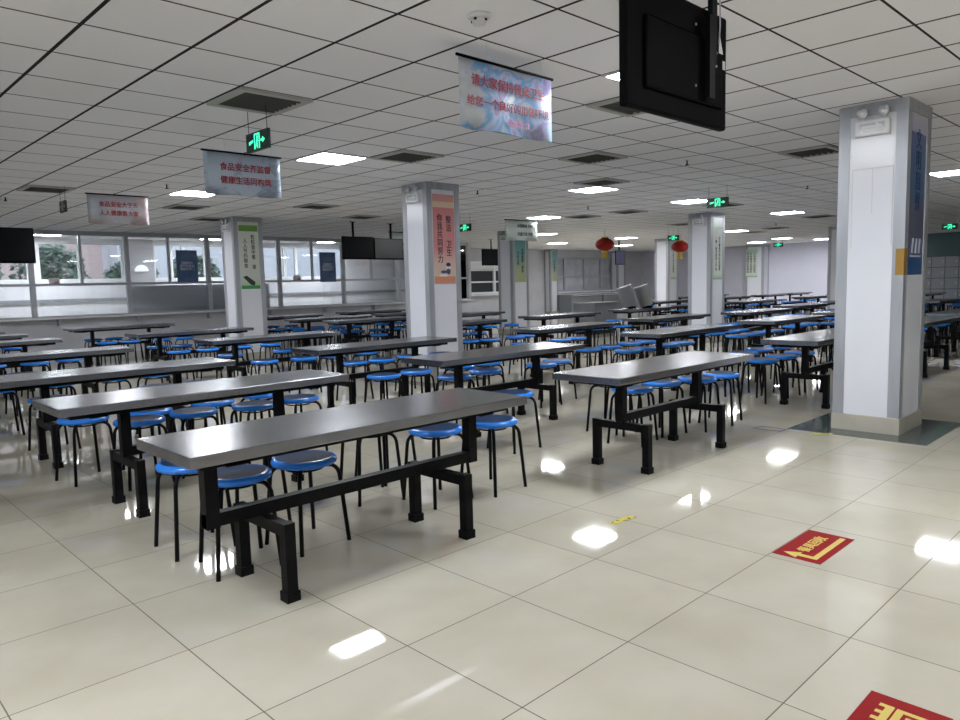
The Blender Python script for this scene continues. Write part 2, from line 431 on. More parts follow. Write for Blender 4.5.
# daylight from behind the camera comes through the added near-wall windows
# outside
struct(MB().bx(-40, 60, CY + .3, 90, -.3, -.12, M['asphalt']).build('ground_outside'))
bd = thing('building', 'long pink-grey building seen through the corridor windows', 'building', (4, 52, -.1))
b1 = MB(); b1.bx(-30, 12, 0, 10, 0, 16, M['pink_building']).build('facade', bd)
b2 = MB()
b2.bx(12, 34, -3, 9, 0, 15, M['grey_building']).build('wing', bd)
for r in range(4):
    for c in range(9):
        x = -26 + c * 4.2
        MB().bx(x, x + 1.8, -.08, 0, 1.2 + r * 3.6, 3.2 + r * 3.6, M['dim_glass']).build('window', bd)

def blob_tree(name, label, loc, h, r, seed):
    t = thing(name, label, 'tree', loc, 0, 'trees outside the windows')
    rnd = random.Random(seed)
    MB().tube([(0, 0, 0), (.05, 0, h * .35), (0, .05, h * .7)], .12, M['bark'], 8).build('trunk', t)
    f = MB()
    for k in range(1100):
        u = Vector((rnd.gauss(0, 1), rnd.gauss(0, 1), rnd.gauss(0, 1))).normalized() * rnd.uniform(.55, 1.) * r
        c = Vector((u.x, u.y, h * .68 + u.z * .85)); a = rnd.uniform(.06, .15)
        q = Matrix.Rotation(rnd.uniform(0, 6.28), 3, 'Z') @ Matrix.Rotation(rnd.uniform(0, 3.1), 3, 'X')
        p = [c + q @ Vector(v) * a for v in ((-1, -.5, 0), (.2, -.7, .2), (1, .1, 0), (.1, .7, .15))]
        f.bm.faces.new([f.bm.verts.new(v) for v in p])
    f._fin(f.bm.faces, M['leaf'], False)
    f.build('crown', t)
blob_tree('tree', 'broad grey-green tree outside the middle of the widest corridor window', (6.6, 26.6, -.12), 3.3, 1.1, 1)
blob_tree('tree', 'rounded tree outside beyond the corridor window near the hanging television', (4.0, 25.6, -.12), 3.2, 1.05, 2)
blob_tree('tree', 'small tree outside beside the grey corridor pier', (9.3, 27.2, -.12), 2.9, .9, 3)
blob_tree('tree', 'tree outside seen past the blue poster on the glass', (12.0, 28.2, -.12), 3.2, .95, 4)

# ------------------------------------------------------------------ pillars
def pillar(x, y, w=.64, d=.53, n=0, outlines=False):
    p = struct(empty('pillar', (x, y, 0)))
    s = MB(); t = .006
    s.bx(0, w, 0, d, .145, H, M['panel']).build('panel', p)
    cw_ = .085
    for cx, cy in ((0, 0), (w, 0), (0, d), (w, d)):
        sx = 1 if cx == 0 else -1; sy = 1 if cy == 0 else -1
        c = MB()
        pts = [(cx - sx * t, cy - sy * t), (cx + sx * cw_, cy - sy * t), (cx + sx * cw_, cy + sy * .002), (cx + sx * .002, cy + sy * .002), (cx + sx * .002, cy + sy * cw_), (cx - sx * t, cy + sy * cw_)]
        c.poly([(a, b__, .145) for a, b__ in pts], M['alu'], H - .145, (0, 0, 1))
        c.build('corner_trim', p)
    hb = MB(); hb.bx(-t - .002, w + t + .002, -t - .002, d + t + .002, H - .10, H, M['alu']).build('top_trim', p)
    MB().bx(-.014, w + .014, -.014, d + .014, 0, .145, M['base_tile'], .004).build('plinth', p)
    if outlines:
        q = MB(); e = .0015
        for (ya, yb, za, zb) in ((.09, .42, 2.275, 2.283), (.095, .101, 1.62, 2.28), (.415, .421, 1.62, 2.28), (.255, .26, 1.9, 2.28)):
            q.bx(-e, 0, ya, yb, za, zb, M['residue'])
        q.build('tape_residue', p)
        g = MB(); g.bx(-t - .002, .0, -t - .002, .058, 1.37, 1.59, M['gold']); g.bx(-t, .07, -t - .002, -t + .001, 1.37, 1.59, M['gold']); g.build('mustard_patch', p)
    il = struct(MB().bx(x - .28, x + w + .28, y - .29, y + d + .3, 0, .002, M['inlay']).build('floor_inlay'))
    return p
P_BIG = (6.83, 1.925); P2 = (6.66, 7.85); P1 = (6.6, 13.6); P3 = (14.52, 13.62); P5 = (14.82, 7.97); P6 = (22.6, 13.75); P8 = (22.6, 7.85)
pillar(*P_BIG, outlines=True); pillar(*P2, w=.6); pillar(*P1, w=.6); pillar(*P3); pillar(*P5, w=.62); pillar(*P6); pillar(*P8)
pillar(24.3, 20.55, w=.5, d=.35); pillar(31.45, 14.4, w=.55, d=.8)
pillar(29.2, 20.5, w=.6, d=.4)

# ------------------------------------------------------------------ ceiling fittings
def cell(i, j): return (CX0 + CELL * (i + .5), CY0 + CELL * (j + .5))
LIGHT_LABELS = {(6, 4): 'bright square ceiling light between the nearest and second hanging banners', (14, 4): 'bright square ceiling light in front of the vents left of the exit sign pillar',
 (19, 4): 'bright ceiling light just left of the green exit sign by the pillar', (26, 4): 'bright ceiling light between the exit sign pillar and the widest pillar',
 (6, 10): 'lit ceiling light partly hidden behind the second hanging banner', (19, 10): 'lit ceiling light above the small green and white banner',
 (6, 16): 'lit ceiling light beside the smallest hanging banner', (26, 16): 'small lit ceiling light below the light over the green and white banner',
 (33, 16): 'small lit ceiling light right of the first red lantern, upper one', (40, 21): 'tiny lit ceiling light right of the first red lantern, lower one',
 (33, 21): 'tiny lit ceiling light under the far banner near the step of the wall', (44, 12): 'small lit ceiling light close to the far lavender wall, upper one',
 (47, 15): 'tiny lit ceiling light touching the top of the far wall pilaster', (48, 11): 'tiny lit ceiling light nearest the half hidden far pillar', (34, 10): 'small lit ceiling light tucked behind the pillar with the small-print poster',
 (6, -3): 'lit ceiling light half hidden behind the large black television', (19, -3): 'lit ceiling light cut by the picture edge beyond the widest pillar'}
cl0 = thing('ceiling_light', 'x', 'ceiling light', (0, 0, H), 0, 'square ceiling lights')
f = MB(); a = .297
for s in (-1, 1):
    f.bx(-a, a, s * a - (.02 if s > 0 else 0), s * a + (.02 if s < 0 else 0), -.012, 0, M['lamp_frame'])
    f.bx(s * a - (.02 if s > 0 else 0), s * a + (.02 if s < 0 else 0), -a + .02, a - .02, -.012, 0, M['lamp_frame'])
f.build('lamp_frame', cl0)
MB().bx(-.277, .277, -.277, .277, -.008, -.001, M['light']).build('diffuser', cl0)
clk = kids_of(cl0)
first = True
def add_light(x, y, label, z=H):
    global first
    if first:
        cl0.location = (x, y, z); cl0['label'] = label; first = False
    else: copy_thing(cl0, clk, (x, y, z), 0, label)
for (i, j), lab in LIGHT_LABELS.items(): add_light(*cell(i, j), lab)
# extra lamps out of view, added to brighten the near floor
for (i, j) in ((6, -8), (-2, -8), (-2, -13), (-2, -3), (-8, -3)):
    add_light(*cell(i, j), 'added square fill light over the aisle outside the picture')
for x in (1.2, 4.9, 8.9, 12.6): add_light(x, 19.6, 'lit corridor ceiling light behind the glass, %s along the window wall' % ORD[[1.2, 4.9, 8.9, 12.6].index(x)])

VENTS = {(3, 1): 'large louvred ceiling vent beside the exit sign above the second banner', (7, 3): 'dark ceiling vent right of the bright light near the nearest banner',
 (10, 1): 'dark ceiling vent below the nearest hanging banner', (7, -2): 'ceiling vent partly hidden under the large black television', (13, -2): 'ceiling vent touching the widest pillar',
 (13, 3): 'dark ceiling vent directly above the light by the vents row', (3, 11): 'dark ceiling vent above the smallest hanging banner', (7, 13): 'dark ceiling vent behind the second banner, near the first pillar',
 (10, 11): 'dark ceiling vent between the green poster pillar and the pink poster pillar, nearer one', (13, 13): 'dark ceiling vent above the pair of hanging televisions',
 (21, 4): 'dark ceiling vent right of the exit sign near the small-print pillar', (20, 9): 'thin dark ceiling vent right of the light over the far banner', (20, 7): 'thin dark ceiling vent above the red lanterns, upper one',
 (27, 9): 'thin dark ceiling vent right above the first red lantern', (29, 4): 'thin dark ceiling vent right of the light before the widest pillar', (34, 8): 'thin dark ceiling vent beside the second red lantern', (9, 16): 'dark ceiling vent low over the window wall near the green poster pillar', (36, 10): 'thin dark ceiling vent right of the light behind the small-print pillar'}
v0 = thing('ceiling_vent', 'x', 'vent', (0, 0, H), 0, 'louvred ceiling vents')
f = MB()
for s in (-1, 1):
    f.bx(-.29, .29, min(s * .29, s * .235), max(s * .29, s * .235), -.02, 0, M['vent'])
    f.bx(min(s * .29, s * .235), max(s * .29, s * .235), -.235, .235, -.02, 0, M['vent'])
f.build('vent_frame', v0)
MB().bx(-.235, .235, -.235, .235, -.003, -.001, M['dark']).build('backing', v0)
g = MB()
for k in range(7):
    y = -.20 + k * .0665
    g.box((0, y, -.012), (.47, .022, .003), M['vent_slat'], rot=Matrix.Rotation(math.radians(-50), 3, 'X'))
g.build('slat', v0)
vk = kids_of(v0)
for n, ((i, j), lab) in enumerate(VENTS.items()):
    x, y = cell(i, j)
    if n == 0: v0.location = (x, y, H); v0['label'] = lab
    else: copy_thing(v0, vk, (x, y, H), 0, lab)

sd = thing('smoke_detector', 'round white smoke detector on the ceiling above the nearest banner', 'smoke detector', (2.87, 2.9, H))
MB().lathe([(0, 0), (.06, 0), (.06, -.018), (.052, -.022), (0, -.022)], M['white_plastic']).build('mounting_plate', sd)
MB().lathe([(0, -.022), (.036, -.022), (.04, -.034), (.034, -.05), (.015, -.056), (0, -.056)], M['white_plastic']).build('sensor_dome', sd)
q = MB()
for k in range(4):
    a = k * PI / 2 + .3; q.box((.040 * math.cos(a), .040 * math.sin(a), -.031), (.012, .012, .011), M['dark'])
q.build('sensor_slot', sd)
SPR = [(7.93, 8.14, 'small sprinkler head hanging near the pink poster pillar'), (11.39, 8.67, 'small sprinkler head right of the brightest middle ceiling light'), (8.15, 4.7, 'small sprinkler head below the large black television'),
 (11.99, 4.79, 'small sprinkler head left of the widest pillar'), (19.54, 8.61, 'tiny sprinkler head under the light before the widest pillar'), (3.95, 10.0, 'small sprinkler head right of the smallest banner'), (2.6, 12.5, 'small sprinkler head left of the smallest banner')]
s0 = thing('ceiling_sprinkler', 'x', 'sprinkler', (0, 0, H), 0, 'ceiling sprinklers')
MB().tube([(0, 0, 0), (0, 0, -.045)], .009, M['black_metal']).lathe([(0, -.006), (.03, -.006), (.03, 0), (0, 0)], M['lamp_frame'], n=16).build('stem', s0)
MB().lathe([(0, -.062), (.024, -.060), (.024, -.056), (.006, -.044), (0, -.044)], M['black_metal'], n=16).build('deflector', s0)
sk = kids_of(s0)
for n, (x, y, lab) in enumerate(SPR):
    if n == 0: s0.location = (x, y, H); s0['label'] = lab
    else: copy_thing(s0, sk, (x, y, H), 0, lab)

# ------------------------------------------------------------------ exit signs (face -X)
def exit_sign(x, y, z, label, w=.36, h=.15, lit=True, drop=True, arrow=1):
    e = thing('exit_sign', label, 'exit sign', (x, y, z), 0, 'hanging exit signs')
    MB().bx(-.012, .012, -w / 2, w / 2, -h / 2, h / 2, M['exit_face' if lit else 'unlit_sign'], .003).build('sign_case', e)
    g = M['exit_green'] if lit else M['vent']
    def P(u, v): return (-.0125, -u, v)      # u runs to the reader's right
    def pl(mb, pts): mb.poly([P(a * h, b__ * h) for a, b__ in pts], g, .0012, (-1, 0, 0))
    k = MB()      # door outline
    for r in (((-.28, -.4), (-.2, -.4), (-.2, .4), (-.28, .4)), ((.24, -.4), (.32, -.4), (.32, .4), (.24, .4)), ((-.2, .32), (.24, .32), (.24, .4), (-.2, .4))): pl(k, r)
    k.build('door_symbol', e)
    k = MB()      # running figure
    k.poly([P(h * (.06 + .085 * math.cos(a)), h * (.2 + .085 * math.sin(a))) for a in [i * PI / 4 for i in range(8)]], g, .0012, (-1, 0, 0))
    for r in (((-.04, .1), (.08, .12), (.04, -.1), (-.08, -.1)), ((-.08, -.08), (.0, -.1), (-.06, -.25), (-.16, -.36), (-.19, -.3), (-.12, -.2)), ((.0, -.08), (.06, -.1), (.12, -.2), (.1, -.38), (.04, -.38), (.06, -.22)), ((.06, .1), (.1, .06), (.18, -.02), (.14, -.05), (.06, .02))): pl(k, r)
    k.build('running_figure_symbol', e)
    k = MB(); s = arrow
    q = [(.42, -.05), (.62, -.05), (.62, -.16), (.86, .0), (.62, .16), (.62, .05), (.42, .05)]
    pl(k, q if s > 0 else [(-a, b__) for a, b__ in q][::-1]); k.build('arrow_symbol', e)
    k = MB()
    for n_ in range(4): pl(k, ((-.85 + .12 * n_, -.12 + .03 * n_), (-.77 + .12 * n_, -.12 + .03 * n_), (-.77 + .12 * n_, .05 + .02 * n_), (-.85 + .12 * n_, .05 + .02 * n_)))
    k.build('lettering', e)
    if drop:
        for s in (-1, 1):
            MB().tube([(0, s * w * .42, h / 2), (0, s * w * .42, H - z)], .0025, M['black_metal'], 6).build('hanging_rod', e)
    return e
exit_sign(2.91, 5.475, 2.56, 'green exit sign hanging below the large louvred vent')
exit_sign(10.76, 5.67, 2.56, 'green exit sign hanging right in front of the small-print poster pillar')
exit_sign(10.43, 11.1, 2.555, 'small green exit sign hanging right beside the pink poster pillar')
exit_sign(18.6, 11.15, 2.56, 'small green exit sign above the second red lantern')
exit_sign(26.9, 11.76, 2.56, 'tiny green exit sign in front of the far lavender wall')
exit_sign(22.0, 5.15, 2.56, 'tiny green exit sign at the edge beyond the widest pillar')
exit_sign(2.95, 11.0, 2.56, 'small unlit grey exit sign hanging left of the smallest banner', w=.26, lit=False)

# ------------------------------------------------------------------ hanging banners (face -Y, along X)
def banner(x, y, L_, h, m, lines, label, ztop=2.705):
    b_ = thing('hanging_banner', label, 'banner', (x, y, ztop), 0, 'printed banners hanging from the ceiling')
    q = MB(); n = 14
    vs = []
    for k in range(n + 1):
        u = -L_ / 2 + L_ * k / n
        dy = .012 * math.sin(k * .9) * 1.0
        vs.append([(q.bm.verts.new((u, dy * (.2 + .8 * s), -h * s - (.008 * math.sin(k * .7) if s == 1 else 0))), q.bm.verts.new((u, dy * (.2 + .8 * s) + .0015, -h * s))) for s in (0, .33, .66, 1)])
    fs = []
    for k in range(n):
        for r in range(3):
            for t in (0, 1):
                fs.append(q.bm.faces.new((vs[k][r][t], vs[k + 1][r][t], vs[k + 1][r + 1][t], vs[k][r + 1][t])))
    for k in range(n):
        fs.append(q.bm.faces.new((vs[k][0][0], vs[k + 1][0][0], vs[k + 1][0][1], vs[k][0][1])))
        fs.append(q.bm.faces.new((vs[k][3][0], vs[k + 1][3][0], vs[k + 1][3][1], vs[k][3][1])))
    for k in (0, n):
        for r in range(3): fs.append(q.bm.faces.new((vs[k][r][0], vs[k][r + 1][0], vs[k][r + 1][1], vs[k][r][1])))
    q._fin(fs, m, True); q.build('sheet', b_)
    MB().tube([(-L_ / 2 - .015, 0, .004), (L_ / 2 + .015, 0, .004)], .009, M['black_plastic'], 10).build('rod', b_)
    for s in (-.22, .38):
        MB().tube([(s * L_, 0, .01), (s * L_, 0, H - ztop)], .0018, M['lamp_frame'], 5).build('string', b_)
    for txt, sz, u, v, tm, wd in lines:
        text_obj('lettering', txt, sz, tm, b_, (u, -.016, v), (PI / 2, 0, 0), width=wd)
    return b_
banner(3.405, 3.2, .83, .40, M['banner_a'], [('请大家保持餐桌卫生', .072, .0, -.125, M['text_red'], 1.02), ('给您一个良好的用餐环境', .062, .0, -.245, M['text_red'], 1.08), ('谢谢合作', .05, .08, -.335, M['text_pink'], 1.)],
       'nearest hanging banner with bright blue and purple cloud print and dark red characters')
banner(3.45, 6.82, .80, .40, M['banner_b'], [('食品安全齐监督', .078, .02, -.14, M['text_red'], .98), ('健康生活同构筑', .078, .02, -.265, M['text_red'], .98)],
       'second hanging banner, pale blue skyline print, below the nearest green exit sign')
banner(3.52, 10.6, .78, .38, M['banner_c'], [('食品安全大于天', .076, .0, -.13, M['text_red'], .95), ('人人健康靠大家', .076, .0, -.245, M['text_red'], .95)],
       'third and smallest red-lettered hanging banner, greyish pink, over the window wall')
banner(11.55, 10.55, 1.0, .42, M['banner_d'], [('珍惜粮食 节约', .085, .1, -.12, M['text_dark'], .9), ('光盘行动 文明', .085, .1, -.29, M['text_dark'], .9)],
       'white banner with a green corner hanging before the teal poster pillar')
banner(11.4, 14.33, .95, .42, M['banner_d'], [('文明用餐', .09, .1, -.12, M['text_dark'], .9), ('排队有序', .09, .1, -.29, M['text_dark'], .9)],
       'white and green banner half hidden behind the pink poster pillar')

# ------------------------------------------------------------------ televisions
def tv(name, label, x, y, ztop, w, h, back=True, m=None, pole=.0, rz=0.):
    t = thing(name, label, 'television', (x, y, ztop), rz, 'televisions hanging from the ceiling')
    MB().bx(-w / 2, w / 2, -.02, .02, -h, 0, M['black_plastic'], .012).build('tv_case', t)
    yb = .021 if back else -.021
    MB().bx(-w / 2 + .02, w / 2 - .02, min(yb, yb * .9), max(yb, yb * .9), -h + .03, -.02, m or M['screen']).build('screen', t)
    MB().bx(pole - .022, pole + .022, -.045 if back else .02, -.02 if back else .045, -h * .45, H - ztop, M['black_metal']).build('ceiling_pole', t)
    MB().bx(pole - .06, pole + .06, -.08 if back else 0, 0 if back else .08, H - ztop - .012, H - ztop, M['black_metal']).build('ceiling_plate', t)
    return t
t = tv('television', 'large black television seen from behind, hanging nearest the camera', 3.03, 1.80, 2.63, .85, .53, True, pole=.26)
bk = MB(); bk.bx(-.30, .36, -.035, -.02, -.44, -.14, M['black_plastic'], .012); bk.build('rear_cover', t)
br = MB(); br.bx(.16, .21, -.075, -.05, -.42, -.05, M['black_metal']); br.build('bracket', t)
cb = MB(); cb.tube([(.245, -.06, .19), (.235, -.07, .1), (.25, -.075, .02), (.262, -.07, -.08), (.27, -.06, -.16)], .004, M['frame'], 6); cb.build('cable', t)
MB().poly([(.315, -.0365, -.185), (.355, -.0365, -.185), (.318, -.0365, -.09)], M['white_plastic'], .001, (0, -1, 0)).build('warning_label', t)
MB().bx(.37, .405, -.0225, -.0205, -.245, -.205, M['white_plastic']).build('rating_label', t)
for (u, v) in ((.1, -.1), (.1, -.37), (.29, -.19), (.29, -.25)): MB().lathe([(0, -.004), (.006, -.004), (.006, 0), (0, 0)], M['frame'], (u, -.036, v), 12, 'Y').build('screw', t)
tv('television', 'black television hanging at the picture edge before the window wall', 2.75, 13.95, 2.5, 1.02, .58, False, pole=-.02)
tv('television', 'black television of the hanging pair, the one farther from the pink poster pillar', 9.42, 13.48, 2.5, .84, .50, False, pole=-.1)
tv('television', 'grey-green television of the hanging pair, beside the pink poster pillar', 10.27, 13.5, 2.48, .82, .48, False, M['screen_grey'], pole=.1)
tv('television', 'small black television hanging beside the teal poster pillar', 16.75, 16.6, 2.5, .9, .52, False, pole=.0)
tv('television', 'small navy lit screen hanging right of the first red lantern', 22.0, 15.35, 2.46, .55, .5, False, M['navy'])

# ------------------------------------------------------------------ lanterns
def lantern(x, y, label):
    zt = 2.6
    l = thing('hanging_lantern', label, 'lantern', (x, y, zt), 0, 'red paper lanterns')
    q = MB(); R, Hh = .27, .36; prof = []
    for k in range(13):
        a = -PI / 2 + PI * k / 12
        prof.append((max(.10, R * math.cos(a)) if 0 < k < 12 else .10, -Hh / 2 + Hh / 2 * math.sin(a) * 1.0))
    n = 16; q.lathe(prof, M['lantern'], n=n); q.build('lantern_body', l)
    MB().lathe([(0, .03), (.10, .03), (.10, 0), (0, 0)], M['lantern_gold'], n=16).build('cap', l)
    MB().lathe([(0, -Hh), (.10, -Hh), (.10, -Hh - .03), (.05, -Hh - .03), (.09, -Hh - .2), (0, -Hh - .2)], M['lantern_gold'], n=14).build('tassel', l)
    MB().tube([(0, 0, .03), (0, 0, H - zt)], .004, M['black_metal'], 6).build('string', l)
lantern(17.1, 12.44, 'red lantern with yellow tassel hanging before the serving windows')
lantern(21.0, 12.35, 'red lantern with yellow tassel overlapping the far pillar by an exit sign')

# ------------------------------------------------------------------ emergency lights on pillars (face -X)
def emergency(x, y, label, z=2.62):
    e = thing('emergency_light', label, 'emergency light', (x, y, z), 0, 'twin-lamp emergency lights on pillars')
    MB().bx(-.045, 0, -.135, .135, -.075, .055, M['white_plastic'], .008).build('housing', e)
    q = MB(); q.bx(-.0465, -.045, -.10, .10, -.05, .03, M['reflector']); q.poly([(-.047, .08, -.012), (-.047, -.03, -.012), (-.047, -.03, -.03), (-.047, -.085, .0), (-.047, -.03, .03), (-.047, -.03, .008), (-.047, .08, .008)], M['white_plastic'], .001, (-1, 0, 0)); q.build('front_plate', e)
    for s in (-1, 1):
        hd = MB(); hd.lathe([(0, 0), (.03, .0), (.045, .025), (.047, .045), (.041, .052), (0, .054)], M['reflector'], (-.02, s * .085 - .01, .115), 18, 'X', M4=Matrix.Rotation(PI, 4, 'Y'))
        hd.build('lamp_head', e)
        MB().tube([(-.025, s * .085 - .01, .05), (-.025, s * .085 - .01, .08)], .012, M['white_plastic'], 8).build('lamp_neck', e)
emergency(P_BIG[0] - .004, P_BIG[1] + .26, 'twin-lamp emergency light at the top of the widest nearest pillar')
emergency(P2[0] - .004, P2[1] + .27, 'twin-lamp emergency light at the top of the pink poster pillar')
emergency(P1[0] - .004, P1[1] + .27, 'twin-lamp emergency light at the top of the green poster pillar')
emergency(P5[0] - .004, P5[1] + .27, 'twin-lamp emergency light at the top of the small-print poster pillar')
emergency(P3[0] - .004, P3[1] + .27, 'twin-lamp emergency light at the top of the teal poster pillar')

# ------------------------------------------------------------------ posters on the -Y pillar faces
def poster(x0, x1, y, z0, z1, m, cols, label, extra=None):
    w, h = x1 - x0, z1 - z0
    p = thing('wall_poster', label, 'poster', (x0, y - .003, z0), 0, 'upright posters on pillars')
    MB().bx(0, w, -.003, 0, 0, h, m).build('sheet', p)
    for u, v0, step, sz, s, tm in cols:
        text_obj('lettering', '\n'.join(s), sz, tm, p, (u * w, -.004, v0 * h), (PI / 2, 0, 0)).scale = (1, step, 1)
    if extra: extra(p, w, h)
    return p
def pink_extra(p, w, h):
    k = MB()
    def el(cx, cz, rx, rz, m, n=16, d=.001): k.poly([(cx + rx * math.cos(2 * PI * i / n), -.004, cz + rz * math.sin(2 * PI * i / n)) for i in range(n)], m, d, (0, -1, 0))
    el(.66 * w, .135 * h, .10 * w, .035 * h, M['blue_film']); el(.66 * w, .19 * h, .11 * w, .035 * h, M['white_plastic'])
    el(.66 * w, .212 * h, .115 * w, .024 * h, M['text_dark'], d=.0014); el(.45 * w, .13 * h, .16 * w, .018 * h, M['blue_film']); el(.42 * w, .09 * h, .22 * w, .012 * h, M['white_plastic'])
    k.build('picture', p)
poster(6.76, 7.16, P2[1], 1.41, 2.66, M['poster_pink'], [(.72, .53, 1.1, .105, '整洁 卫生', M['text_dark']), (.3, .50, 1.1, .105, '你我共同努力', M['text_dark'])], 'pink poster with two columns of dark characters and a small cartoon on a pillar', pink_extra)
def green_extra(p, w, h):
    k = MB()
    k.poly([(.1 * w, -.004, .18 * h), (.3 * w, -.004, .2 * h), (.75 * w, -.004, .1 * h), (.7 * w, -.004, .05 * h), (.5 * w, -.004, .06 * h)], M['text_dark'], .001, (0, -1, 0)); k.build('picture', p)
poster(6.70, 7.10, P1[1], 1.41, 2.72, M['poster_green'], [(.72, .55, 1.15, .085, '粒粒盘中餐 请', M['text_dark']), (.3, .53, 1.15, .085, '人人节约粮食', M['text_dark'])], 'white and green poster with two columns of dark characters on a pillar', green_extra)
poster(14.93, 15.33, P5[1], 1.36, 2.70, M['poster_pale'], [(.7, .42, 1.0, .075, '厉行勤俭节约反对浪费', M['text_dark']), (.32, .42, 1.0, .075, '一粥一饭当思来之不易', M['text_dark'])], 'narrow pale poster with small print on the pillar right of the red lanterns')
poster(14.62, 15.05, P3[1], 1.42, 2.58, M['poster_teal'], [(.7, .5, 1.1, .085, '文明就餐 排队', M['text_dark']), (.3, .55, 1.1, .085, '节约光荣', M['text_dark'])], 'teal and yellow poster on the pillar behind the far banner')
poster(24.42, 24.72, 20.55, 1.45, 2.72, M['poster_teal'], [(.5, .5, 1.2, .11, '节约粮食', M['text_dark'])], 'small pale teal poster on the pilaster beside the serving windows')
poster(22.75, 23.1, P6[1], 1.4, 2.6, M['poster_pale'], [(.5, .5, 1.1, .085, '光盘行动从我做起', M['text_dark'])], 'small pale poster on the far pillar with a lantern before it')
poster(22.75, 23.1, P8[1], 1.4, 2.62, M['poster_pale'], [(.5, .5, 1.1, .085, '光盘行动从我做起', M['text_dark'])], 'pale poster on the far pillar half hidden behind the widest pillar')
# on the pilaster of the far wall (faces -X)
pp = thing('wall_poster', 'pale poster with tiny print on the pilaster of the far lavender wall', 'poster', (31.44, 14.95, 1.4), 0, 'upright posters on pillars')
MB().bx(-.005, 0, -.3, .25, 0, 1.25, M['poster_pale']).build('sheet', pp)
for u in (-.16, 0, .14): text_obj('lettering', '\n'.join('珍惜粮食从我做起'), .11, M['text_dark'], pp, (-.007, u, .63), (PI / 2, 0, -PI / 2))
def fork_extra(p, w, h):
    k = MB()
    for s in (0, 1, 2): k.poly([(w * (.18 + .24 * s), -.004, .14 * h), (w * (.30 + .24 * s), -.004, .14 * h), (w * (.36 + .24 * s), -.004, .235 * h), (w * (.24 + .24 * s), -.004, .235 * h)], M['text_pale'], .001, (0, -1, 0))
    k.poly([(w * .12, -.004, .115 * h), (w * .88, -.004, .115 * h), (w * .88, -.004, .125 * h), (w * .12, -.004, .125 * h)], M['text_pale'], .001, (0, -1, 0))
    k.build('picture', p)
poster(6.93, 7.33, P_BIG[1], 1.37, 2.69, M['poster_blue'], [(.5, .66, 1.15, .15, '文明用餐', M['text_blue'])], 'blue poster on the shaded face of the widest pillar', fork_extra)
# blue posters on the glass
for x0, x1, z0, z1, lab in ((7.33, 7.86, 1.63, 2.42, 'blue poster on the window glass left of the green poster pillar'), (11.42, 11.96, 1.57, 2.42, 'blue poster on the window glass left of the hanging television pair')):
    p = thing('wall_poster', lab, 'poster', (x0, YW - .01, z0), 0, 'blue posters on the window wall')
    MB().bx(0, x1 - x0, -.006, 0, 0, z1 - z0, M['glass_blue']).build('sheet', p)
    text_obj('lettering', '温馨提示\n请节约用水\n请随手关门', .075, M['text_pale'], p, ((x1 - x0) / 2, -.007, (z1 - z0) * .5), (PI / 2, 0, 0))

# ------------------------------------------------------------------ floor markings
def film(mb, pts, m, z=.0): mb.poly([(x, y, z) for x, y in pts], m, .0012, (0, 0, 1))
fs = thing('floor_sign', 'red floor sign with a bent yellow arrow on the bare tiles', 'floor sign', (3.5, 1.3, 0), 0, 'red floor signs')
k = MB(); film(k, [(0, 0), (.46, 0), (.46, .235), (0, .235)], M['red_film']); k.build('sheet', fs)
k = MB(); film(k, [(.045, .035), (.43, .035), (.43, .062), (.075, .062), (.075, .125), (.10, .125), (.055, .20), (.012, .125), (.045, .125)], M['yellow_film'], .0012); k.build('arrow_symbol', fs)
text_obj('lettering', '餐具回收', .068, M['yellow_film'], fs, (.25, .13, .0022), (0, 0, 0), width=1.)
fs = thing('floor_sign', 'red floor sign cut by the lower picture edge', 'floor sign', (2.055, .525, 0), 0, 'red floor signs')
k = MB(); film(k, [(0, 0), (.46, 0), (.46, .235), (0, .235)], M['red_film']); k.build('sheet', fs)
k = MB()
# comb and open box strokes of the printed character
def stroke(x0, x1, y0, y1): film(k, [(x0, y0), (x1, y0), (x1, y1), (x0, y1)], M['yellow_film'], .0012)
for x in (.385, .34, .296): stroke(x, x + .017, .170, .190)          # three prongs of the left half
stroke(.262, .402, .147, .170)                                       # its upright
stroke(.262, .400, .118, .140); stroke(.383, .400, .060, .118); stroke(.262, .400, .040, .060)   # open box of the right half
stroke(.352, .366, .072, .106); stroke(.318, .332, .072, .106); stroke(.284, .298, .072, .106)
k.build('lettering', fs)
for x, y, a, lab in ((3.43, 2.385, -.1, 'scrap of yellow tape on the floor before the table with four stools'), (6.5, 2.43, -.8, 'scrap of yellow tape on the edge of the dark floor inlay')):
    tp = MB(); film(tp, [(-.1, -.02), (-.02, -.024), (.1, -.018), (.09, .02), (.0, .024), (-.1, .018)], M['yellow_tape'])
    tp = tp.build('floor_tape'); tp.location = (x, y, .0022 if x > 5 else .0); tp.rotation_euler = (0, 0, a)
    tag(tp, lab, 'tape', 'scraps of floor tape')
k = MB()
for r in ((-.13, -.07, .13, -.055), (-.13, .055, .13, .07), (-.13, -.055, -.115, .055), (.115, -.055, .13, .055)): film(k, [(r[0], r[1]), (r[2], r[1]), (r[2], r[3]), (r[0], r[3])], M['blue_film'])
st = k.build('floor_sticker'); st.location = (6.45, 2.87, .0022); st.rotation_euler = (0, 0, PI / 2); tag(st, 'dark blue outline sticker on the floor beside the dark inlay', 'sticker')

